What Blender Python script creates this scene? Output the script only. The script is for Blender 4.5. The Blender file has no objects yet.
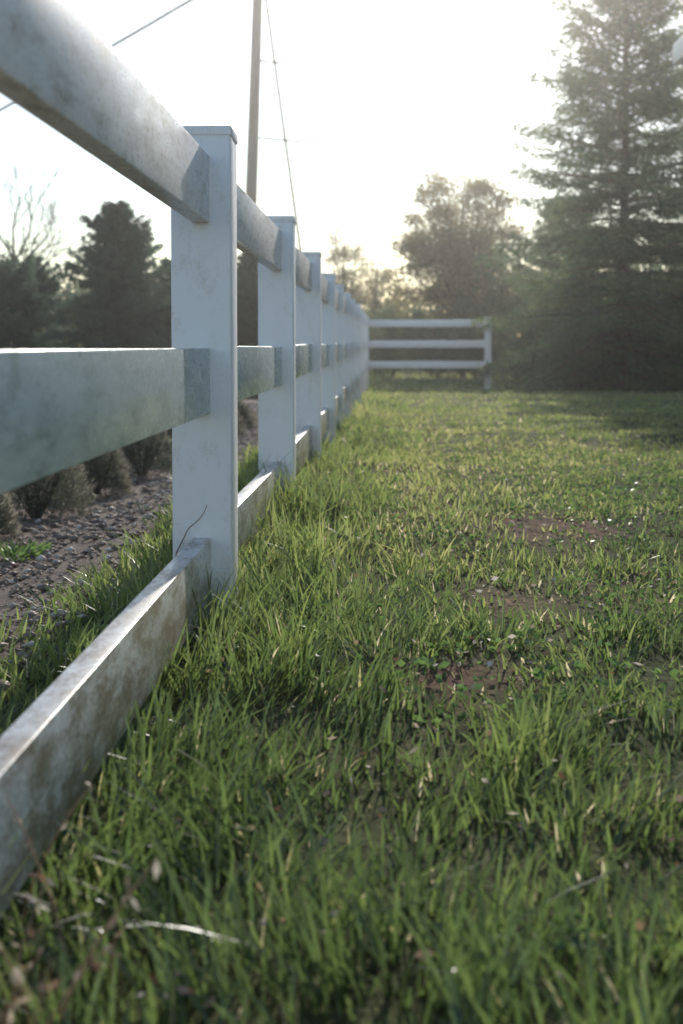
import bpy, math, numpy as np
from mathutils import Vector
rng = np.random.default_rng(7)
scene = bpy.context.scene
SUN_EL, SUN_AZ = 23.0, 5.5
CZ = 0.60

# ------------------------------------------------------------ helpers
_grids = {}
def vnoise(x, y, scale, seed):
    if seed not in _grids:
        _grids[seed] = np.random.default_rng(1000+seed).random((128, 128))
    g = _grids[seed]
    u = np.asarray(x, float)/scale + 37.3; v = np.asarray(y, float)/scale + 51.7
    i = np.floor(u).astype(int); j = np.floor(v).astype(int)
    fu = u-i; fv = v-j
    fu = fu*fu*(3-2*fu); fv = fv*fv*(3-2*fv)
    i0 = i % 128; i1 = (i+1) % 128; j0 = j % 128; j1 = (j+1) % 128
    return (g[i0, j0]*(1-fu)*(1-fv)+g[i1, j0]*fu*(1-fv)+g[i0, j1]*(1-fu)*fv+g[i1, j1]*fu*fv)

def sstep(a, b, t):
    t = np.clip((t-a)/(b-a), 0, 1)
    return t*t*(3-2*t)

def gz(x, y):
    x = np.asarray(x, float); y = np.asarray(y, float)
    z = np.interp(y, [-10, 3, 5, 8, 12, 27, 40, 100], [0, 0, 0.01, -.05, -.10, -.26, -.3, -.3])
    z = z - 0.20*sstep(0.60, 1.5, -x)*(1-.3*sstep(12,25,y))
    near = np.exp(-np.maximum(0, y-10)/25.0)
    z = z + near*(0.035*(vnoise(x, y, 1.1, 1)-.5) + 0.02*(vnoise(x, y, 0.4, 2)-.5))
    return z

def mesh_obj(name, verts, faces, mats, midx=None, tint=None, parent=None, smooth=False):
    verts = np.asarray(verts, np.float32); faces = np.asarray(faces, np.int32)
    me = bpy.data.meshes.new(name)
    nf, k = faces.shape
    me.vertices.add(len(verts)); me.vertices.foreach_set('co', verts.ravel())
    me.loops.add(nf*k); me.loops.foreach_set('vertex_index', faces.ravel())
    me.polygons.add(nf)
    me.polygons.foreach_set('loop_start', np.arange(0, nf*k, k, dtype=np.int32))
    me.polygons.foreach_set('loop_total', np.full(nf, k, np.int32))
    for m in mats: me.materials.append(m)
    if midx is not None: me.polygons.foreach_set('material_index', np.asarray(midx, np.int32))
    if smooth: me.polygons.foreach_set('use_smooth', np.ones(nf, bool))
    if tint is not None:
        a = me.attributes.new('tint', 'FLOAT', 'POINT')
        a.data.foreach_set('value', np.asarray(tint, np.float32))
    me.update(calc_edges=True)
    ob = bpy.data.objects.new(name, me)
    scene.collection.objects.link(ob)
    if parent: ob.parent = parent
    return ob

def empty(name):
    e = bpy.data.objects.new(name, None); scene.collection.objects.link(e); return e

class MB:
    def __init__(s): s.v=[]; s.f=[]; s.m=[]; s.t=[]; s.n=0
    def add(s, v, f, m=0, t=0.5):
        v=np.asarray(v,float); f=np.asarray(f,int)
        s.v.append(v); s.f.append(f+s.n); s.m.append(np.full(len(f), m))
        s.t.append(np.broadcast_to(np.asarray(t,float),(len(v),)).copy()); s.n+=len(v)
    def obj(s, name, mats, **k):
        return mesh_obj(name, np.concatenate(s.v), np.concatenate(s.f), mats, np.concatenate(s.m), np.concatenate(s.t), **k)

def tube(pts, rad, sides=5):
    pts=np.asarray(pts,float); n=len(pts); rad=np.broadcast_to(rad,(n,))
    d=np.gradient(pts,axis=0); d/=np.linalg.norm(d,axis=1,keepdims=True)+1e-9
    up=np.array([0.,0,1]) if abs(d[:,2]).mean()<.8 else np.array([1.,0,0])
    a=np.cross(d,up); a/=np.linalg.norm(a,axis=1,keepdims=True)+1e-9
    b=np.cross(d,a)
    th=np.arange(sides)*2*math.pi/sides
    v=pts[:,None]+rad[:,None,None]*(a[:,None]*np.cos(th)[None,:,None]+b[:,None]*np.sin(th)[None,:,None])
    v=v.reshape(-1,3); f=[]
    for i in range(n-1):
        for j in range(sides):
            p=i*sides+j; q=i*sides+(j+1)%sides
            f.append((p,q,q+sides)); f.append((p,q+sides,p+sides))
    return v, np.array(f)

def unit(v): return v/(np.linalg.norm(v,axis=-1,keepdims=True)+1e-9)

def leaf_tris(c, d, length, width, r):
    n=len(c); d=unit(d)
    s=unit(np.cross(d, r.normal(size=(n,3))))
    L=np.asarray(length)[:,None]; W=np.asarray(width)[:,None]
    v=np.stack([c-s*W*.5, c+s*W*.5, c+d*L],1).reshape(-1,3)
    return v, np.arange(3*n).reshape(n,3)
def leaf_quads(c, d, length, width, r):
    n=len(c); d=unit(d); s=unit(np.cross(d, r.normal(size=(n,3))))
    L=np.asarray(length)[:,None]; W=np.asarray(width)[:,None]
    v=np.stack([c, c+d*L*.5-s*W*.5, c+d*L, c+d*L*.5+s*W*.5],1).reshape(-1,3)
    b=np.arange(n)[:,None]*4
    return v, np.concatenate([b+np.array([[0,1,2]]), b+np.array([[0,2,3]])])

# ------------------------------------------------------------ materials
def newmat(name):
    m=bpy.data.materials.new(name); m.use_nodes=True; nt=m.node_tree; nt.nodes.clear()
    out=nt.nodes.new('ShaderNodeOutputMaterial'); return m, nt, out
def ramp(nt, stops):
    r=nt.nodes.new('ShaderNodeValToRGB'); e=r.color_ramp.elements
    while len(e)<len(stops): e.new(.5)
    for i,(p,c) in enumerate(stops):
        e[i].position=p; e[i].color=(*c,1)
    return r
def noise(nt, scale, detail=4, rough=.6, vec=None):
    n=nt.nodes.new('ShaderNodeTexNoise'); n.inputs['Scale'].default_value=scale
    n.inputs['Detail'].default_value=detail; n.inputs['Roughness'].default_value=rough
    if vec is not None: nt.links.new(vec, n.inputs['Vector'])
    return n

def leaf_mat(name, stops, trans=.4, gloss=.05, rough=.4):
    m,nt,out=newmat(name); L=nt.links.new
    at=nt.nodes.new('ShaderNodeAttribute'); at.attribute_name='tint'
    r=ramp(nt,stops); L(at.outputs['Fac'], r.inputs[0])
    df=nt.nodes.new('ShaderNodeBsdfDiffuse'); tr=nt.nodes.new('ShaderNodeBsdfTranslucent'); gl=nt.nodes.new('ShaderNodeBsdfGlossy')
    gl.inputs['Roughness'].default_value=rough
    L(r.outputs[0], df.inputs[0])
    hs=nt.nodes.new('ShaderNodeHueSaturation'); hs.inputs['Saturation'].default_value=1.08; hs.inputs['Value'].default_value=1.8
    L(r.outputs[0], hs.inputs['Color']); L(hs.outputs[0], tr.inputs[0])
    mx=nt.nodes.new('ShaderNodeMixShader'); mx.inputs[0].default_value=trans
    L(df.outputs[0], mx.inputs[1]); L(tr.outputs[0], mx.inputs[2])
    m2=nt.nodes.new('ShaderNodeMixShader'); m2.inputs[0].default_value=gloss
    L(mx.outputs[0], m2.inputs[1]); L(gl.outputs[0], m2.inputs[2]); L(m2.outputs[0], out.inputs[0])
    return m

def simple_mat(name, c1, c2, scale=8, rough=.8, bump=.2, stretch=(1,1,1), spec=.3):
    m,nt,out=newmat(name); L=nt.links.new
    tc=nt.nodes.new('ShaderNodeTexCoord'); mp=nt.nodes.new('ShaderNodeMapping'); mp.inputs['Scale'].default_value=stretch
    L(tc.outputs['Object'], mp.inputs[0]); n=noise(nt,scale,6,.65,mp.outputs[0])
    r=ramp(nt,[(.35,c1),(.68,c2)]); L(n.outputs[0], r.inputs[0])
    p=nt.nodes.new('ShaderNodeBsdfPrincipled'); p.inputs['Roughness'].default_value=rough
    p.inputs['Specular IOR Level'].default_value=spec
    L(r.outputs[0], p.inputs['Base Color'])
    b=nt.nodes.new('ShaderNodeBump'); b.inputs['Strength'].default_value=bump; b.inputs['Distance'].default_value=.02
    L(n.outputs[0], b.inputs['Height']); L(b.outputs[0], p.inputs['Normal']); L(p.outputs[0], out.inputs[0])
    return m

def vinyl_mat(name, clean, dirty, lo, hi, stretch, rough, spec, splash=0.0, scale=3.0):
    m,nt,out=newmat(name); L=nt.links.new
    tc=nt.nodes.new('ShaderNodeTexCoord')
    mp=nt.nodes.new('ShaderNodeMapping'); mp.inputs['Scale'].default_value=stretch; L(tc.outputs['Object'], mp.inputs[0])
    n1=noise(nt,scale,8,.78,mp.outputs[0]); n2=noise(nt,160,3,.6,tc.outputs['Object']); n3=noise(nt,1.7,3,.5,tc.outputs['Object'])
    a=nt.nodes.new('ShaderNodeMath'); a.operation='MULTIPLY_ADD'; a.inputs[1].default_value=.35
    L(n2.outputs[0], a.inputs[0]); L(n1.outputs[0], a.inputs[2])
    a2=nt.nodes.new('ShaderNodeMath'); a2.operation='MULTIPLY_ADD'; a2.inputs[1].default_value=.25
    L(n3.outputs[0], a2.inputs[0]); L(a.outputs[0], a2.inputs[2])
    sc=nt.nodes.new('ShaderNodeMath'); sc.operation='MULTIPLY'; sc.inputs[1].default_value=1/1.6
    L(a2.outputs[0], sc.inputs[0])
    last=sc.outputs[0]
    if splash>0:   # soil splashed on the lowest part
        sx=nt.nodes.new('ShaderNodeSeparateXYZ'); L(tc.outputs['Object'], sx.inputs[0])
        mr=nt.nodes.new('ShaderNodeMapRange'); mr.inputs[1].default_value=.26; mr.inputs[2].default_value=0.02; mr.inputs[3].default_value=0; mr.inputs[4].default_value=splash
        L(sx.outputs[2], mr.inputs[0]); ad=nt.nodes.new('ShaderNodeMath'); ad.operation='ADD'
        L(last, ad.inputs[0]); L(mr.outputs[0], ad.inputs[1]); last=ad.outputs[0]
    r=ramp(nt,[(lo,clean),(hi,dirty)]); L(last, r.inputs[0])
    p=nt.nodes.new('ShaderNodeBsdfPrincipled'); p.inputs['Specular IOR Level'].default_value=spec
    L(r.outputs[0], p.inputs['Base Color'])
    rr=nt.nodes.new('ShaderNodeMapRange'); rr.inputs[1].default_value=.3; rr.inputs[2].default_value=.7
    rr.inputs[3].default_value=rough; rr.inputs[4].default_value=rough+.25
    L(n1.outputs[0], rr.inputs[0]); L(rr.outputs[0], p.inputs['Roughness'])
    b=nt.nodes.new('ShaderNodeBump'); b.inputs['Strength'].default_value=.05; b.inputs['Distance'].default_value=.002
    L(n2.outputs[0], b.inputs['Height']); L(b.outputs[0], p.inputs['Normal']); L(p.outputs[0], out.inputs[0])
    return m

M_post = vinyl_mat('white_vinyl', (.95,.92,.92), (.70,.62,.53), .52,.69, (4,4,2), .3, .5, splash=.12, scale=5)
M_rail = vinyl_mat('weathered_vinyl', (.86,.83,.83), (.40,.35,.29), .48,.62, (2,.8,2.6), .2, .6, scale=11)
M_raim = vinyl_mat('tree_reflection_vinyl', (.60,.65,.63), (.26,.30,.27), .48,.62, (2,.8,2.6), .16, .8, scale=11)  # mottled middle rail; green-grey base paints in the reflection of the trees
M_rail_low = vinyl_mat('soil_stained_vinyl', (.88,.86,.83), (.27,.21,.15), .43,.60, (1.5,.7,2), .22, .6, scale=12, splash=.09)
M_grass = leaf_mat('grass_blades', [(0,(.065,.098,.036)),(.35,(.125,.168,.055)),(.65,(.215,.245,.088)),(.85,(.33,.32,.14)),(.93,(.44,.38,.24)),(1,(.58,.51,.36))], .55,.06,.34)
M_needle= leaf_mat('conifer_needles', [(0,(.038,.068,.045)),(.6,(.085,.125,.065)),(1,(.16,.185,.09))], .45,.03)
M_dark  = leaf_mat('dark_needles', [(0,(.035,.062,.046)),(1,(.095,.14,.085))], .35,.03)
M_leaf  = leaf_mat('spring_leaves', [(0,(.12,.115,.06)),(.6,(.20,.17,.08)),(1,(.28,.22,.11))], .55,.03)
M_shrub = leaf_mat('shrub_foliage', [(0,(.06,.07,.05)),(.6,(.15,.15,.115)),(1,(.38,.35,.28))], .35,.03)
M_weed  = leaf_mat('weed_leaves', [(0,(.07,.12,.045)),(1,(.15,.22,.07))], .45,.05,.35)
M_bark  = simple_mat('bark', (.06,.05,.04),(.15,.125,.10), 14,.9,.6,(1,1,.25))
M_pole  = simple_mat('weathered_pole_wood', (.16,.13,.10),(.26,.22,.18), 10,.85,.4,(1,1,.08))
M_wire  = simple_mat('cable', (.03,.028,.025),(.05,.045,.04), 10,.8,0,spec=.05)
M_dryleaf = leaf_mat('dry_leaves', [(0,(.20,.10,.065)),(.5,(.40,.29,.20)),(1,(.72,.63,.53))], .25,.06)
M_stone = leaf_mat('gravel_stone', [(0,(.14,.10,.08)),(.6,(.34,.265,.21)),(1,(.64,.57,.50))], 0.0,.04)

# lawn ground
M_ground,nt,out=newmat('lawn_ground'); L=nt.links.new
tc=nt.nodes.new('ShaderNodeTexCoord')
n1=noise(nt,.8,6,.65,tc.outputs['Object']); n2=noise(nt,35,6,.75,tc.outputs['Object'])
r1=ramp(nt,[(.35,(.085,.105,.042)),(.52,(.15,.155,.07)),(.72,(.24,.20,.115))]); L(n1.outputs[0], r1.inputs[0])
r2=ramp(nt,[(.35,(.25,.25,.25)),(.7,(1.3,1.3,1.3))]); L(n2.outputs[0], r2.inputs[0])
mx=nt.nodes.new('ShaderNodeMix'); mx.data_type='RGBA'; mx.blend_type='MULTIPLY'; mx.inputs[0].default_value=1
L(r1.outputs[0], mx.inputs[6]); L(r2.outputs[0], mx.inputs[7])
at=nt.nodes.new('ShaderNodeAttribute'); at.attribute_name='tint'
mx2=nt.nodes.new('ShaderNodeMix'); mx2.data_type='RGBA'
r3=ramp(nt,[(.3,(.11,.058,.042)),(.7,(.33,.19,.145))]); L(n2.outputs[0], r3.inputs[0])
L(at.outputs['Fac'], mx2.inputs[0]); L(mx.outputs[2], mx2.inputs[6]); L(r3.outputs[0], mx2.inputs[7])
p=nt.nodes.new('ShaderNodeBsdfPrincipled'); p.inputs['Roughness'].default_value=.95; p.inputs['Specular IOR Level'].default_value=.05
L(mx2.outputs[2], p.inputs['Base Color'])
b=nt.nodes.new('ShaderNodeBump'); b.inputs['Strength'].default_value=.8; b.inputs['Distance'].default_value=.03
L(n2.outputs[0], b.inputs['Height']); L(b.outputs[0], p.inputs['Normal']); L(p.outputs[0], out.inputs[0])
M_gravel = simple_mat('gravel_soil', (.075,.052,.04),(.26,.195,.15), 45,.95,1.0)

PATCH=[(.50,4.3,.28,.34,1.0),(.13,2.35,.14,.18,.75),(-.02,4.2,.2,.4,.45),(.27,3.1,.18,.3,.5),(.62,3.2,.2,.3,.35),(.35,6.6,.5,.5,.4),(.05,5.4,.25,.5,.4),(2.2,8.5,.9,.8,.35)]
def dirt(x,y):
    d=np.zeros_like(np.asarray(x,float))
    for (a,b_,rx,ry,s) in PATCH:
        q=((x-a)/rx)**2+((y-b_)/ry)**2
        d=np.maximum(d, s*np.exp(-q*1.1)*(.45+1.1*vnoise(x,y,.12,5)))
    return np.clip(d,0,1)

# ------------------------------------------------------------ ground sheet
def axis(lo, hi, fine_lo, fine_hi, step, grow=1.09):
    a=list(np.arange(fine_lo, fine_hi, step)); s=step
    while a[-1]<hi: s*=grow; a.append(a[-1]+s)
    s=step
    while a[0]>lo: s*=grow; a.insert(0,a[0]-s)
    return np.array(a)
xs=axis(-600,600,-3,3,.06); ys=axis(-120,900,0,9,.07)
X,Y=np.meshgrid(xs,ys,indexing='ij'); Z=gz(X,Y)
nx,ny=X.shape
idx=np.arange(nx*ny).reshape(nx,ny)
F=np.stack([idx[:-1,:-1],idx[1:,:-1],idx[1:,1:],idx[:-1,1:]],-1).reshape(-1,4)
mesh_obj('lawn', np.stack([X,Y,Z],-1).reshape(-1,3), F, [M_ground], tint=dirt(X,Y).ravel(), smooth=True)

gxs=np.linspace(0,1,60); gys=np.arange(-2,24,.08)
U,V=np.meshgrid(gxs,gys,indexing='ij')
edge=-.70+.14*(vnoise(V*0,V,.5,9)-.5)
XX=-4.2+U*(edge+4.2)
ZZ=gz(XX,V)+.016-.03*(U>.985)
gi=np.arange(XX.size).reshape(XX.shape)
F=np.stack([gi[:-1,:-1],gi[1:,:-1],gi[1:,1:],gi[:-1,1:]],-1).reshape(-1,4)
mesh_obj('gravel_bed', np.stack([XX,V,ZZ],-1).reshape(-1,3), F, [M_gravel], smooth=True)

def stones(n, xlo,xhi,ylo,yhi, smin,smax):
    x=rng.uniform(xlo,xhi,n); y=ylo+(yhi-ylo)*rng.random(n)**1.5
    keep=(x<-.70+.2*(vnoise(x*0,y,.5,9)-.5)+.06*rng.normal(size=n)); x=x[keep]; y=y[keep]; n=len(x)
    base=np.array([[1,0,0],[.6,.6,.1],[0,1,0],[-.7,.6,0],[-1,0,0],[-.6,-.7,.1],[0,-1,0],[.7,-.6,0],[.1,.05,.8],[0,0,-.8]],float)
    f=[]
    for i in range(8):
        f.append((i,(i+1)%8,8)); f.append(((i+1)%8,i,9))
    f=np.array(f)
    s=rng.uniform(smin,smax,n)*(.5+rng.random(n)**3)
    v=base[None]*(1+.3*rng.normal(size=(n,10,1))*.6)
    a=rng.uniform(0,6.28,n); ca,sa=np.cos(a),np.sin(a)
    vx=v[...,0]*1.25; vy=v[...,1]*.85
    v=np.stack([vx*ca[:,None]-vy*sa[:,None], vx*sa[:,None]+vy*ca[:,None], v[...,2]*.7],-1)*s[:,None,None]
    v+=np.stack([x,y,gz(x,y)+.018+s*.3],-1)[:,None]
    t=np.repeat(rng.random(n)**1.4,10)
    return v.reshape(-1,3), (f[None]+np.arange(n)[:,None,None]*10).reshape(-1,3), t
sb=MB(); v,f,t=stones(20000,-2.8,-.62,2.0,22,.007,.017); sb.add(v,f,0,t); sb.obj('gravel',[M_stone])

# ------------------------------------------------------------ grass
def blades(x,y,h,w,segs,lean,tint,r):
    n=len(x); z=gz(x,y)-.004
    phi=vnoise(x,y,.22,41)*4*math.pi+r.normal(0,1.1,n); face=phi+r.normal(0,.8,n)+math.pi/2
    ln=np.minimum(np.abs(r.normal(.12,lean,n)),.85); curl=np.minimum(np.abs(r.normal(0,.42,n)),.9)
    ts=np.linspace(0,1,segs+1)
    rows=[]
    for i,t in enumerate(ts):
        off=h*(ln*t+curl*t*t); hz=h*(t-.30*curl*t*t-.15*ln*t)
        cx=x+np.cos(phi)*off; cy=y+np.sin(phi)*off; c=np.stack([cx,cy,z+hz],-1)
        ww=w*.5*(1-t)**.55*(0.75+.5*min(t*3,1)*1)
        sv=np.stack([np.cos(face)*ww,np.sin(face)*ww,0*ww],-1)
        if i<segs: rows.append(c-sv); rows.append(c+sv)
        else: rows.append(c)
    V=np.stack(rows,1); k=V.shape[1]
    f=[]
    for i in range(segs-1):
        a=2*i; f+= [(a,a+1,a+3),(a,a+3,a+2)]
    a=2*(segs-1); f.append((a,a+1,a+2))
    F=(np.array(f)[None]+np.arange(n)[:,None,None]*k).reshape(-1,3)
    return V.reshape(-1,3), F, np.repeat(tint,k)

def grass_region(xlo,xhi_fn,ylo,yhi,dens,w,hs,segs,gb,r,left=False):
    xhi=xhi_fn(yhi); A=(xhi-xlo)*(yhi-ylo); n=int(A*dens)
    x=r.uniform(xlo,xhi,n); y=r.uniform(ylo,yhi,n)
    k=x<xhi_fn(y); x,y=x[k],y[k]; n=len(x)
    fence=np.exp(-((x+.38)/.26)**2)*(1+.5*np.exp(-((y-4.6)/.7)**2))*(.25+.75*sstep(1.6,2.8,y))
    clump=vnoise(x,y,.13,11); c2=vnoise(x,y,.55,12); fine=vnoise(x,y,.05,13)
    d=dirt(x,y)
    if left:
        keep=(r.random(n)<sstep(-.86,-.56,x+.14*(vnoise(x*0,y,.5,9)-.5))*(.05+clump*1.0))
    else:
        keep=(r.random(n)<(.08+.85*clump+.38*fine)*(1-.93*d))
    x,y,fence,clump,c2,d,fine=[q[keep] for q in (x,y,fence,clump,c2,d,fine)]; n=len(x)
    h=hs*(.22+.80*clump**1.7+.30*c2+.28*fine**2)*(1+.9*fence)*r.uniform(.38,1.4,n)*(1-.45*d)
    h*=1-.35*sstep(.0,.5,x)
    patch=vnoise(x,y,.8,14)
    t=.04+.5*r.random(n)*(.5+patch)+.30*(vnoise(x,y,2.2,15)-.4)+.24*(vnoise(x,y,.3,16)-.45)+.18*sstep(4,12,y)
    mid=np.exp(-((x-.035*y)/(.10*y+.1))**2)*sstep(2,6,y)  # centre lawn: drier blades, plus warm sun haze painted into their tint
    t+=.14*mid
    t=np.clip(t,0,.84); dry=r.random(n)<(.05+.35*d+.08*mid+.07*(patch>.6)); t[dry]=r.uniform(.86,1,dry.sum()); h[dry]*=.6
    V,F,T=blades(x,y,h,w*r.uniform(.55,1.45,n),segs,.33,t,r)
    gb.add(V,F,0,T)
gb=MB(); rg=np.random.default_rng(21)
fx=lambda y: .30*y+.55
grass_region(-1.05,fx,.75,2.6,6600,.0044,.100,4,gb,rg)
grass_region(-.75,fx,2.6,5.0,3800,.0058,.086,3,gb,rg)
grass_region(-.75,fx,5.0,9.0,1800,.009,.074,3,gb,rg)
grass_region(-.75,fx,9.0,16.0,700,.015,.07,2,gb,rg)
grass_region(-.9,lambda y:.33*y+1,16.0,30,260,.024,.075,2,gb,rg)
grass_region(-4,lambda y:.33*y+3,28.0,44,60,.04,.16,2,gb,rg)
grass_region(-1.1,lambda y:-.45+0*y,2.0,6.0,1900,.0062,.085,3,gb,rg,left=True)
grass_region(-1.1,lambda y:-.45+0*y,6.0,24.0,800,.012,.09,2,gb,rg,left=True)
gb.obj('grass',[M_grass])

wb=MB(); rw=np.random.default_rng(5)
n=2600; y=rw.uniform(1.2,8,n)**1.0; x=rw.uniform(-.2,1,n)*(.3*y+.4)
keep=(vnoise(x,y,.35,31)>.5-.2*sstep(.2,.8,x)); x,y=x[keep],y[keep]
for xx,yy in zip(x,y):
    k=rw.integers(3,7); a=rw.uniform(0,6.28,k); s=rw.uniform(.008,.018)
    c=np.stack([xx+np.cos(a)*s*.5,yy+np.sin(a)*s*.5,np.full(k,float(gz(xx,yy))+rw.uniform(.012,.045))],-1)
    d=np.stack([np.cos(a),np.sin(a),rw.uniform(.1,.8,k)],-1)
    v,f=leaf_quads(c,d,np.full(k,s*1.3),np.full(k,s*.8),rw); wb.add(v,f,0,np.repeat(rw.random(k),4))
wb.obj('clover_weeds',[M_weed])

lb=MB(); n=3400; y=1.1+7*rw.random(n)**1.3; x=rw.uniform(-.35,1,n)*(.3*y+.3)
d=dirt(x,y); keep=rw.random(n)<(.18+.9*d+.2*(vnoise(x,y,.4,33)>.6)); x,y=x[keep],y[keep]; n=len(x)
c=np.stack([x,y,gz(x,y)+rw.uniform(.010,.055,n)],-1); a=rw.uniform(0,6.28,n)
v,f=leaf_quads(c,np.stack([np.cos(a),np.sin(a),rw.normal(0,.35,n)],-1),rw.uniform(.006,.021,n),rw.uniform(.004,.013,n),rw)
lb.add(v,f,0,np.repeat(rw.random(n)**1.1,4)); lb.obj('fallen_leaves',[M_dryleaf])

# ------------------------------------------------------------ fence
fence=empty('vinyl_fence')
def bev_box(name, x0,x1,y0,y1,z0f,z1f,mat,bev=.004,parent=fence):
    v=[(x0,y0,z0f[0]),(x1,y0,z0f[0]),(x1,y1,z0f[1]),(x0,y1,z0f[1]),(x0,y0,z1f[0]),(x1,y0,z1f[0]),(x1,y1,z1f[1]),(x0,y1,z1f[1])]
    f=[(0,3,2,1),(4,5,6,7),(0,1,5,4),(1,2,6,5),(2,3,7,6),(3,0,4,7)]
    ob=mesh_obj(name,v,f,[mat],parent=parent)
    md=ob.modifiers.new('bevel','BEVEL'); md.width=bev; md.segments=2
    return ob
PW=.127; PXR=-.329; PXL=PXR-PW; RXR=-.373; RXL=-.411
SP=1.95
def top(y): return CZ+np.interp(y,[-10,.4,2.8,4.7,6.7,8.6,10.5,26.2],[.45,.46,.467,.470,.482,.482,.50,.595])
post_y=[2.8+SP*i for i in range(-3,13)]
jr=np.random.default_rng(3)
def make_post(px,py,k):
    tz=float(top(min(py,26.8))); g=float(gz(px,py))-.15
    bev_box(f'post_{k}',px-PW/2,px+PW/2,py,py+PW,(g,g),(tz-.016,tz-.016),M_post,.004)
    o=.0025
    bev_box(f'post_cap_{k}',px-PW/2-o,px+PW/2+o,py-o,py+PW+o,(tz-.020,tz-.020),(tz,tz),M_post,.002)
PXC=(PXL+PXR)/2
for k,py in enumerate(post_y): make_post(PXC+(float(jr.normal(0,.006)) if k!=3 else 0),py,k+1)
for k in range(len(post_y)-1):
    y0=post_y[k]+PW-.02; y1=post_y[k+1]+.02
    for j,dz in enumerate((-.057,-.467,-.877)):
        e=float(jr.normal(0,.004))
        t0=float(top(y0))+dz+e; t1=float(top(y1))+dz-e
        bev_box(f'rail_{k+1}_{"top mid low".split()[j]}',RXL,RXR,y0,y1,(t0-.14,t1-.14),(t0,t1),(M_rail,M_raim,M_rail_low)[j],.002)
cy=post_y[-1]; ex=PXC+2.42
make_post(ex,cy,20)
for j,dz in enumerate((-.057,-.467,-.877)):
    t=float(top(26.2))+dz
    bev_box(f'return_rail_{j+1}',PXC+PW/2-.02,ex-PW/2+.02,cy+.045,cy+.083,(t-.14,t-.14),(t,t),M_post,.004)

# ------------------------------------------------------------ trees
def conifer(name,x,y,h,r,seed,nb=150,per=260,ls=.12,lw=.022,mat=None,droop=.25,base=.04,fill=1.0,power=.8,trunk=.11,irr=.5,out_p=.10):
    q=np.random.default_rng(seed); mb=MB(); g=float(gz(x,y))
    n=14; tt=np.linspace(0,1,n)
    wob=np.cumsum(q.normal(0,.012,(n,2)),0)*h*.1
    tp=np.stack([x+wob[:,0],y+wob[:,1],g-.1+tt*h],-1)
    v,f=tube(tp,trunk*(1-tt)**.8+.008,8); mb.add(v,f,0)
    P=[];D=[];T=[]
    for i in range(nb):
        t=base+(1-base)*((i+q.random())/nb)**.9
        t=min(t,.985)
        Lb=r*((1-t)**power)*(1-irr/2+irr*q.random())+.06*r
        if q.random()<out_p: Lb*=1.15
        a=i*2.39996+q.normal(0,.35)
        el=-.15+.75*t+q.normal(0,.12)
        dr=np.array([math.cos(a),math.sin(a),0.])
        o=np.array([np.interp(t,tt,tp[:,0]),np.interp(t,tt,tp[:,1]),g+t*h])
        s=np.linspace(0,1,5)
        bp=o+dr*(s*Lb)[:,None]; bp[:,2]+=Lb*(el*s-droop*s*s*(1-t)+.12*s**4)
        v,f=tube(bp,(.018*(1-s)+.004)*(Lb/ r+.4)*trunk/.11,4); mb.add(v,f,0)
        m=int(per*(Lb/r)*fill*(.7+.6*q.random()))+12
        s=q.random(m)**.75*1.0
        c=o+dr*(s*Lb)[:,None]; c[:,2]+=Lb*(el*s-droop*s*s*(1-t)+.12*s**4)
        side=np.array([-dr[1],dr[0],0.]); lat=q.uniform(-1,1,m)*Lb*.30*(1.15-s)
        lat=np.round(lat/(.09*h/6))*(.09*h/6)+q.normal(0,.015,m)*h/6
        c=c+side*lat[:,None]+dr*(np.abs(lat)*.5)[:,None]
        c[:,2]-=np.abs(lat)*.25*q.random(m)+q.random(m)**2*.12*h/6
        c+=q.normal(0,.025*h/6,(m,3))
        d=dr*.9+side*np.sign(lat)[:,None]*.6+q.normal(0,.6,(m,3)); d[:,2]-=.25
        bt=q.normal(0,.12)
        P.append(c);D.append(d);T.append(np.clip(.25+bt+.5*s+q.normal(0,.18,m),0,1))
    P=np.concatenate(P);D=np.concatenate(D);T=np.concatenate(T);m=len(P)
    v,f=leaf_tris(P,D,ls*q.uniform(.6,1.4,m),lw*q.uniform(.7,1.5,m),q)
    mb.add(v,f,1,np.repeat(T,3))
    return mb.obj(name,[M_bark,mat or M_needle])

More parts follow.
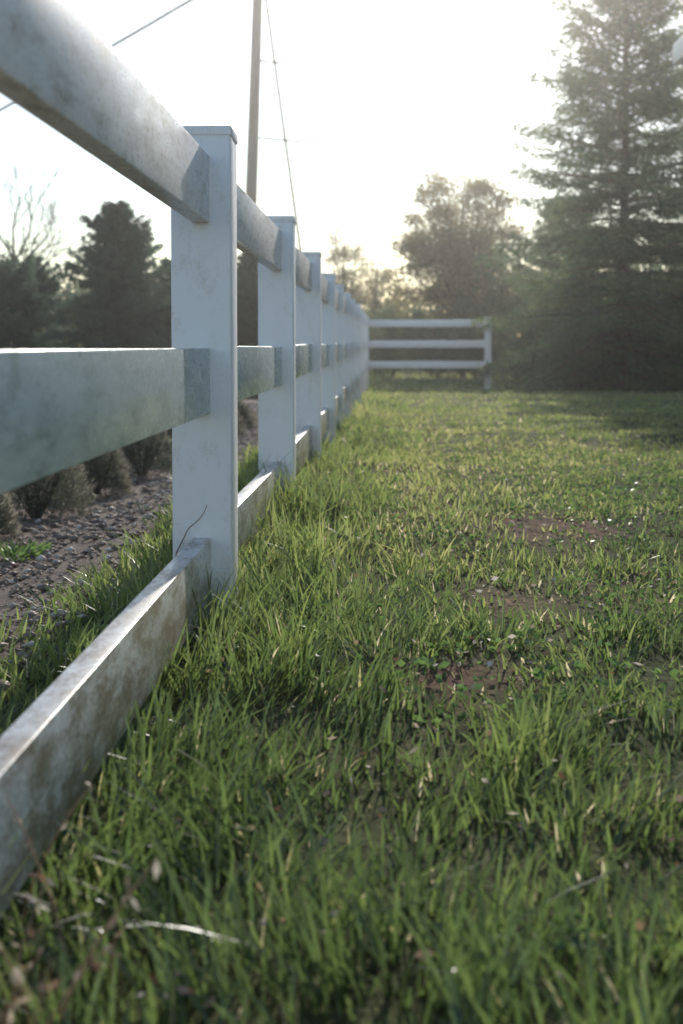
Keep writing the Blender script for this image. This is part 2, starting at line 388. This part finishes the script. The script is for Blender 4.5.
def broad(name,x,y,h,r,seed,clumps=120,per=160,ls=.09,lw=.05,mat=None,zc=.58,trunk=.1,spread=.28):
    q=np.random.default_rng(seed); mb=MB(); g=float(gz(x,y))
    tp=np.array([[x,y,g-.1],[x+.05,y,g+h*.25],[x-.05,y+.05,g+h*.55],[x,y,g+h*.85]])
    v,f=tube(tp,np.array([trunk,trunk*.8,trunk*.5,trunk*.15]),7); mb.add(v,f,0)
    for i in range(clumps):
        u=unit(q.normal(size=3)); rad=q.random()**.45
        c=np.array([x,y,g+h*zc])+u*rad*np.array([r,r,h*(1-zc)*.98])
        if c[2]<g+.25: c[2]=g+.25+q.random()*.3
        t0=q.uniform(.2,.8); o=np.array([np.interp(t0,[0,.3,.6,1],tp[:,0]),np.interp(t0,[0,.3,.6,1],tp[:,1]),g+t0*h*.8])
        s=np.linspace(0,1,5)[:,None]; mid=(o+c)/2+np.array([0,0,-.1*h*q.random()])+q.normal(0,.06*r,3)
        bp=(1-s)**2*o+2*s*(1-s)*mid+s*s*c
        v,f=tube(bp,np.linspace(.022,.005,5)*h/5,4); mb.add(v,f,0)
        m=int(per*(.4+1.2*q.random())); sg=spread*r*.6*(.5+.7*q.random())
        cc=c+q.normal(size=(m,3))*sg*np.array([1,1,.7])
        d=q.normal(size=(m,3))+u*.8+np.array([0,0,.3])
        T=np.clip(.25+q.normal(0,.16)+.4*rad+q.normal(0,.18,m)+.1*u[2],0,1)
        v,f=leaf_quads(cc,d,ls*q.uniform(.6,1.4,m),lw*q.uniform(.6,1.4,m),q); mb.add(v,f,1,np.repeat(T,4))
    return mb.obj(name,[M_bark,mat or M_leaf])

def bare(name,x,y,h,seed,mat=M_bark):
    q=np.random.default_rng(seed); mb=MB(); g=float(gz(x,y))
    def grow(o,d,L,rad,lev):
        n=6; pts=[o]; dd=d.copy()
        for i in range(n):
            dd=unit(dd+q.normal(0,.13,3)+np.array([0,0,.05])); pts.append(pts[-1]+dd*L/n)
        v,f=tube(np.array(pts),np.linspace(rad,rad*.45,n+1),5 if lev<2 else 3); mb.add(v,f,0)
        if lev>=4: return
        for k in range(4 if lev else 9):
            i=q.integers(2,n+1)
            nd=unit(dd+unit(q.normal(size=3))*.75+np.array([0,0,.15]))
            grow(pts[i],nd,L*q.uniform(.45,.68),rad*.45,lev+1)
    grow(np.array([x,y,g-.1]),np.array([0,0,1.]),h*.55,.012*h,0)
    return mb.obj(name,[mat])

# right-hand evergreens
conifer('pine_tree',4.60,26.0,8.6,2.6,11,nb=240,per=430,ls=.15,lw=.028,droop=.35,power=.62,trunk=.13,irr=.8)
conifer('pine_tree',7.4,30.0,9.3,2.8,12,nb=140,per=320,ls=.17,lw=.034,droop=.3,power=.65,trunk=.13,irr=.9)
conifer('pine_tree',4.6,34.0,4.6,2.0,13,nb=110,per=330,ls=.16,lw=.034,droop=.3,power=.6,irr=.8)
conifer('pine_tree',10.3,27.0,8.0,2.6,14,nb=130,per=260,ls=.18,lw=.036,droop=.3,power=.65)
broad('young_oak_tree',2.20,38.0,6.1,1.8,21,clumps=230,per=190,ls=.10,lw=.045,zc=.53,spread=.26)
for k,(sx,sy,sh,sr,cl) in enumerate([(1.4,36,2.3,1.0,45),(3.1,35,3.1,1.2,60),(2.3,34,1.8,.9,45),(3.35,28.2,1.8,.8,60),(4.0,30.5,2.6,1.1,80),(5.3,27.4,2.0,1.0,80),(.2,37.5,2.2,1.0,45),(6.4,26.0,2.4,1.1,90),(3.9,26.6,1.3,.75,60),(7.6,25.2,2.2,1.1,70)]):
    broad('evergreen_shrub',sx,sy,sh,sr,40+k,clumps=cl,per=170,ls=.10,lw=.035,mat=M_needle,zc=.45,trunk=.04,spread=.34)
broad('small_tree',-1.3,41,4.9,.75,31,clumps=110,per=70,ls=.10,lw=.035,zc=.50,trunk=.06,mat=M_leaf,spread=.4)
broad('small_tree',-.3,43,4.0,.9,32,clumps=100,per=80,ls=.10,lw=.035,zc=.5,trunk=.06,mat=M_leaf,spread=.4)
# left side
conifer('spruce_tree',-5.20,25.5,3.75,1.6,57,nb=260,per=330,ls=.12,lw=.030,mat=M_dark,droop=.3,power=.85,trunk=.07,irr=.85,out_p=.10)
conifer('spruce_tree',-4.35,27.5,2.75,1.3,55,nb=150,per=300,ls=.12,lw=.030,mat=M_dark,droop=.25,power=.6,trunk=.07,irr=.8)
conifer('spruce_tree',-3.8,30.0,2.7,1.4,52,nb=120,per=340,ls=.12,lw=.03,mat=M_dark,droop=.2,power=.6,trunk=.07,irr=.9)
conifer('spruce_tree',-2.75,27.5,3.0,1.0,53,nb=120,per=340,ls=.11,lw=.03,mat=M_dark,droop=.2,power=.65,trunk=.06,irr=.8)
conifer('spruce_tree',-7.6,27.0,2.6,1.6,54,nb=130,per=340,ls=.12,lw=.032,mat=M_dark,droop=.2,power=.5,trunk=.07,irr=.9)
bare('bare_tree',-10.3,36,6.8,61)
bare('bare_tree',-8.8,40,5.2,62)
for k in range(11):
    broad('dark_bush',-5.2-.9*k*.5-float(jr.random())*.6,13+k*1.1,1.15+.35*float(jr.random()),.8,70+k,clumps=26,per=150,ls=.08,lw=.03,mat=M_dark,zc=.45,trunk=.03,spread=.45)

# distant belt of trees, one object
q=np.random.default_rng(99); mb=MB()
for i in range(150):
    tx=-60+120*(i+q.random())/150; ty=47+q.random()*14
    hh=2.6+q.random()*1.4+(1.0 if tx<-6 else 0)+(1.8*sstep(5,12,tx))
    if -4<tx<4: hh*=.9
    g=-.3
    v,f=tube(np.array([[tx,ty,g],[tx,ty,g+hh*.7]]),np.array([.1,.03]),4); mb.add(v,f,0)
    m=900; w=1.0+q.random()*.6
    u=unit(q.normal(size=(m,3)))*(q.random(m)**.4)[:,None]
    c=np.array([tx,ty,g+hh*.5])+u*np.array([w,w,hh*.5])+q.normal(0,.12,(m,3))
    v,f=leaf_quads(c,q.normal(size=(m,3)),q.uniform(.15,.4,m),q.uniform(.1,.2,m),q); mb.add(v,f,1,np.repeat(q.random(m),4))
mb.obj('distant_trees',[M_bark,M_needle])

# low rounded shrubs beside the gravel
for k,(sx,sy,sr) in enumerate([(-1.68,4.4,.22),(-1.68,5.25,.22),(-1.66,6.2,.25),(-1.62,7.3,.22),(-1.60,8.6,.23),(-1.60,10.0,.23),(-1.62,11.4,.22),(-1.60,12.8,.22),(-1.62,14.2,.22)]):
    q=np.random.default_rng(200+k); mb=MB(); g=float(gz(sx,sy)); hh=sr*1.8
    for j in range(26):
        a=q.uniform(0,6.28); u=q.random()**.5
        v,f=tube(np.array([[sx,sy,g-.02],[sx+math.cos(a)*sr*u*.5,sy+math.sin(a)*sr*u*.5,g+hh*.4],[sx+math.cos(a)*sr*u*.85,sy+math.sin(a)*sr*u*.85,g+hh*.8]]),np.array([.005,.004,.002]),3); mb.add(v,f,0)
    m=8000; u=unit(q.normal(size=(m,3))); u[:,2]=np.abs(u[:,2])*1.0-.15; rad=q.random(m)**.28
    lump=1+.22*(vnoise(u[:,0]*3+k*7,u[:,1]*3+u[:,2]*2,1.0,60)-.5)*2
    c=np.array([sx,sy,g+hh*.18])+u*(rad*lump)[:,None]*np.array([sr,sr,hh*.82])
    c[:,2]=np.maximum(c[:,2],g+.01)
    d=u+q.normal(0,.45,(m,3))+np.array([0,0,.5])
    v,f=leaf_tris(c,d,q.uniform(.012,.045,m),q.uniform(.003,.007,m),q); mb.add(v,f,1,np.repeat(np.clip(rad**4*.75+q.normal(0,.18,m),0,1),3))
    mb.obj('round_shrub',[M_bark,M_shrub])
q=np.random.default_rng(300); mb=MB(); m=260; a=q.uniform(0,6.28,m); rr_=.10*q.random(m)**.6
cx,cy_=-1.27,4.45
c=np.stack([cx+np.cos(a)*rr_*1.2,cy_+np.sin(a)*rr_,gz(cx,cy_)+.015+.05*q.random(m)],-1)
v,f=leaf_quads(c,np.stack([np.cos(a),np.sin(a),.7+0*a],-1),q.uniform(.02,.05,m),q.uniform(.008,.016,m),q)
mb.add(v,f,0,np.repeat(q.random(m),4)); mb.obj('ground_perennial',[M_weed])

# dry stalks by the near rail and a thin vine on the first post
q=np.random.default_rng(310); mb=MB()
for j in range(18):
    x0=-.31+q.normal(0,.035); y0=1.12+q.normal(0,.12); g=float(gz(x0,y0)); s=np.linspace(0,1,7)
    a=q.uniform(0,6.28); hh=q.uniform(.08,.2)
    pts=np.stack([x0+math.cos(a)*hh*.5*s**1.6,y0+math.sin(a)*hh*.5*s**1.6,g+hh*s],-1)
    v,f=tube(pts,np.linspace(.0016,.0007,7),4); mb.add(v,f,0,.5)
    m=8; c=pts[q.integers(3,7,m)]; v,f=leaf_quads(c,q.normal(size=(m,3)),q.uniform(.008,.02,m),q.uniform(.003,.007,m),q); mb.add(v,f,0,np.repeat(q.random(m),4))
mb.obj('dry_stalks',[M_dryleaf])
mb=MB(); s=np.linspace(0,1,9)
pts=np.stack([PXL+.01+.065*s+.004*np.sin(s*9),2.8-.012+0*s,CZ-.44+.10*s**.8+.006*np.sin(s*7)],-1)
v,f=tube(pts,np.linspace(.0014,.0007,9),4); mb.add(v,f,0,.15)
v,f=tube(np.array([pts[0]+[-.01,0,-.15],pts[0]]),np.array([.0015,.0014]),4); mb.add(v,f,0,.15)
mb.obj('vine_twig',[M_dryleaf])

# ------------------------------------------------------------ utility pole + lines
pole=empty('utility_pole')
def pline(name,a,b,sag,r,mat=M_wire,parent=pole,n=24,sides=5):
    s=np.linspace(0,1,n)[:,None]; p_=np.array(a)*(1-s)+np.array(b)*s; p_[:,2]-=(4*sag*s*(1-s))[:,0]
    v,f=tube(p_,np.full(n,r),sides); return mesh_obj(name,v,f,[mat],parent=parent,smooth=True)
PX0,PX1=-4.26,-3.80; PY=40.
v,f=tube(np.array([[PX0-.03,PY,-.5],[(PX0+PX1)/2,PY,6.],[PX1,PY,12.6]]),np.array([.20,.175,.14]),14); mesh_obj('pole_shaft',v,f,[M_pole],parent=pole,smooth=True)
bev_box('crossarm',PX1-1.2,PX1+1.2,PY-.25,PY-.13,(12.2,12.2),(12.32,12.32),M_pole,.01,parent=pole)
for k,dx in enumerate((-1.1,-.5,.5,1.1)):
    v,f=tube(np.array([[PX1+dx,PY-.19,12.3],[PX1+dx,PY-.19,12.4],[PX1+dx,PY-.19,12.48]]),np.array([.03,.06,.03]),8); mesh_obj(f'insulator_{k+1}',v,f,[M_post],parent=pole)
pline('service_wire',(PX1,PY,12.2),(-37,70,4.7),.3,.050)
pline('guy_wire',(PX1+.05,PY,12.1),(-2.05,40,-.3),0.,.042)
pline('line_right_1',(PX1,PY,9.2),(16,62,13.0),.4,.034)
pline('line_right_2',(PX1,PY,6.9),(16,62,9.7),.4,.034)

# ------------------------------------------------------------ house at right (only its eave corner shows)
house=empty('white_house')
M_side,nt,out=newmat('lap_siding'); L=nt.links.new
tc=nt.nodes.new('ShaderNodeTexCoord'); wv=nt.nodes.new('ShaderNodeTexWave'); wv.wave_type='BANDS'; wv.bands_direction='Z'; wv.wave_profile='SAW'; wv.inputs['Scale'].default_value=1.6
L(tc.outputs['Object'],wv.inputs['Vector']); p=nt.nodes.new('ShaderNodeBsdfPrincipled'); p.inputs['Base Color'].default_value=(.78,.78,.75,1); p.inputs['Roughness'].default_value=.55
b=nt.nodes.new('ShaderNodeBump'); b.inputs['Strength'].default_value=.9; b.inputs['Distance'].default_value=.02; L(wv.outputs[0],b.inputs['Height']); L(b.outputs[0],p.inputs['Normal']); L(p.outputs[0],out.inputs[0])
M_roof=simple_mat('shingle',(.06,.055,.05),(.12,.11,.10),25,.9,.6)
M_glass=simple_mat('window_glass',(.02,.025,.03),(.03,.035,.04),2,.08,0,spec=.8)
hx0,hx1,hy0,hy1=3.74,12.0,5.0,14.6; ez=3.86
bev_box('walls',hx0,hx1,hy0,hy1,(-.5,-.5),(ez-.02,ez-.02),M_side,.005,parent=house)
ov=.5; rz=6.0; xm=(hx0+hx1)/2
v=[(hx0-ov,hy0-ov,ez),(xm,hy0-ov,rz),(hx1+ov,hy0-ov,ez),(hx0-ov,hy1+ov*.6,ez),(xm,hy1+ov*.6,rz),(hx1+ov,hy1+ov*.6,ez)]
v+= [(a,b_,c+.1) for a,b_,c in v]
f=[(0,3,4,1),(1,4,5,2),(6,7,10,9),(7,8,11,10),(0,1,7,6),(1,2,8,7),(3,9,10,4),(4,10,11,5),(0,6,9,3),(2,5,11,8)]
mesh_obj('roof',v,f,[M_roof],parent=house)
mesh_obj('gable_1',[(hx0,hy0+.003,ez-.03),(hx1,hy0+.003,ez-.03),(xm,hy0+.003,rz-.05),(xm,hy0+.004,rz-.06)],[(0,1,2,3)],[M_side],parent=house)
mesh_obj('gable_2',[(hx0,hy1-.003,ez-.03),(hx1,hy1-.003,ez-.03),(xm,hy1-.003,rz-.05),(xm,hy1-.004,rz-.06)],[(0,1,2,3)],[M_side],parent=house)
bev_box('gutter',hx0-ov-.06,hx0-ov+.05,hy0-ov,hy1+ov*.6+.01,(ez-.14,ez-.14),(ez+.09,ez+.09),M_side,.01,parent=house)
bev_box('soffit',hx0-ov+.05,hx0+.01,hy0-ov,hy1+ov*.6-.01,(ez-.06,ez-.06),(ez-.03,ez-.03),M_side,.003,parent=house)
for k,wy in enumerate((6.5,9.3,12.2)):
    bev_box(f'window_{k+1}',hx0-.02,hx0+.05,wy,wy+1.1,(1.1,1.1),(2.4,2.4),M_glass,.003,parent=house)
    for nm,(a0,a1,z0,z1) in dict(left=(wy-.08,wy,1.02,2.48),right=(wy+1.1,wy+1.18,1.02,2.48),head=(wy,wy+1.1,2.4,2.48),sill=(wy,wy+1.1,1.02,1.1),mid=(wy,wy+1.1,1.73,1.78)).items():
        bev_box(f'window_trim_{k+1}_{nm}',hx0-.04,hx0+.02,a0,a1,(z0,z0),(z1,z1),M_side,.003,parent=house)

# ------------------------------------------------------------ haze (real air volume), sky, sun
M_haze,nt,out=newmat('haze'); sc_=nt.nodes.new('ShaderNodeVolumeScatter')
sc_.inputs['Color'].default_value=(1,.97,.92,1); sc_.inputs['Density'].default_value=.0017; sc_.inputs['Anisotropy'].default_value=.82
nt.links.new(sc_.outputs[0], out.inputs['Volume'])
v=[(-90,-15,-3),(90,-15,-3),(90,110,-3),(-90,110,-3),(-90,-15,28),(90,-15,28),(90,110,28),(-90,110,28)]
mesh_obj('atmospheric_haze',v,[(0,3,2,1),(4,5,6,7),(0,1,5,4),(1,2,6,5),(2,3,7,6),(3,0,4,7)],[M_haze])

w=bpy.data.worlds.new('World'); scene.world=w; w.use_nodes=True; nt=w.node_tree; nt.nodes.clear()
out=nt.nodes.new('ShaderNodeOutputWorld'); bg=nt.nodes.new('ShaderNodeBackground'); sky=nt.nodes.new('ShaderNodeTexSky')
sky.sky_type='NISHITA'; sky.sun_disc=False; sky.sun_elevation=math.radians(SUN_EL); sky.sun_rotation=math.radians(SUN_AZ)
sky.air_density=1.1; sky.dust_density=.3; sky.ozone_density=2.0
bg.inputs[1].default_value=.15
nt.links.new(sky.outputs[0],bg.inputs[0]); nt.links.new(bg.outputs[0],out.inputs[0])

sl=bpy.data.lights.new('sun','SUN'); sl.energy=5.0; sl.angle=math.radians(.5); sl.color=(1,.95,.86)
so=bpy.data.objects.new('sun',sl); scene.collection.objects.link(so)
e,a=math.radians(SUN_EL),math.radians(SUN_AZ)
D=Vector((math.sin(a)*math.cos(e),math.cos(a)*math.cos(e),math.sin(e)))
so.rotation_euler=D.to_track_quat('Z','Y').to_euler(); so.location=D*80

# ------------------------------------------------------------ camera
cam=bpy.data.cameras.new('camera'); co=bpy.data.objects.new('camera',cam); scene.collection.objects.link(co); scene.camera=co
FPX=1320.
cam.sensor_fit='VERTICAL'; cam.sensor_height=36; cam.sensor_width=24; cam.lens=FPX/1024*36
pitch=math.radians(2.5); yaw=math.atan(44/FPX)
co.location=(0,0,CZ); co.rotation_euler=(math.pi/2-pitch,0,yaw)
hor=FPX*math.tan(pitch)
cam.shift_y=-(165-hor)/1024
cam.clip_start=.05; cam.clip_end=2000
cam.dof.use_dof=True; cam.dof.focus_distance=3.0; cam.dof.aperture_fstop=5.0
vs=scene.view_settings; vs.view_transform='Standard'; vs.look='None'; vs.exposure=0; vs.gamma=1
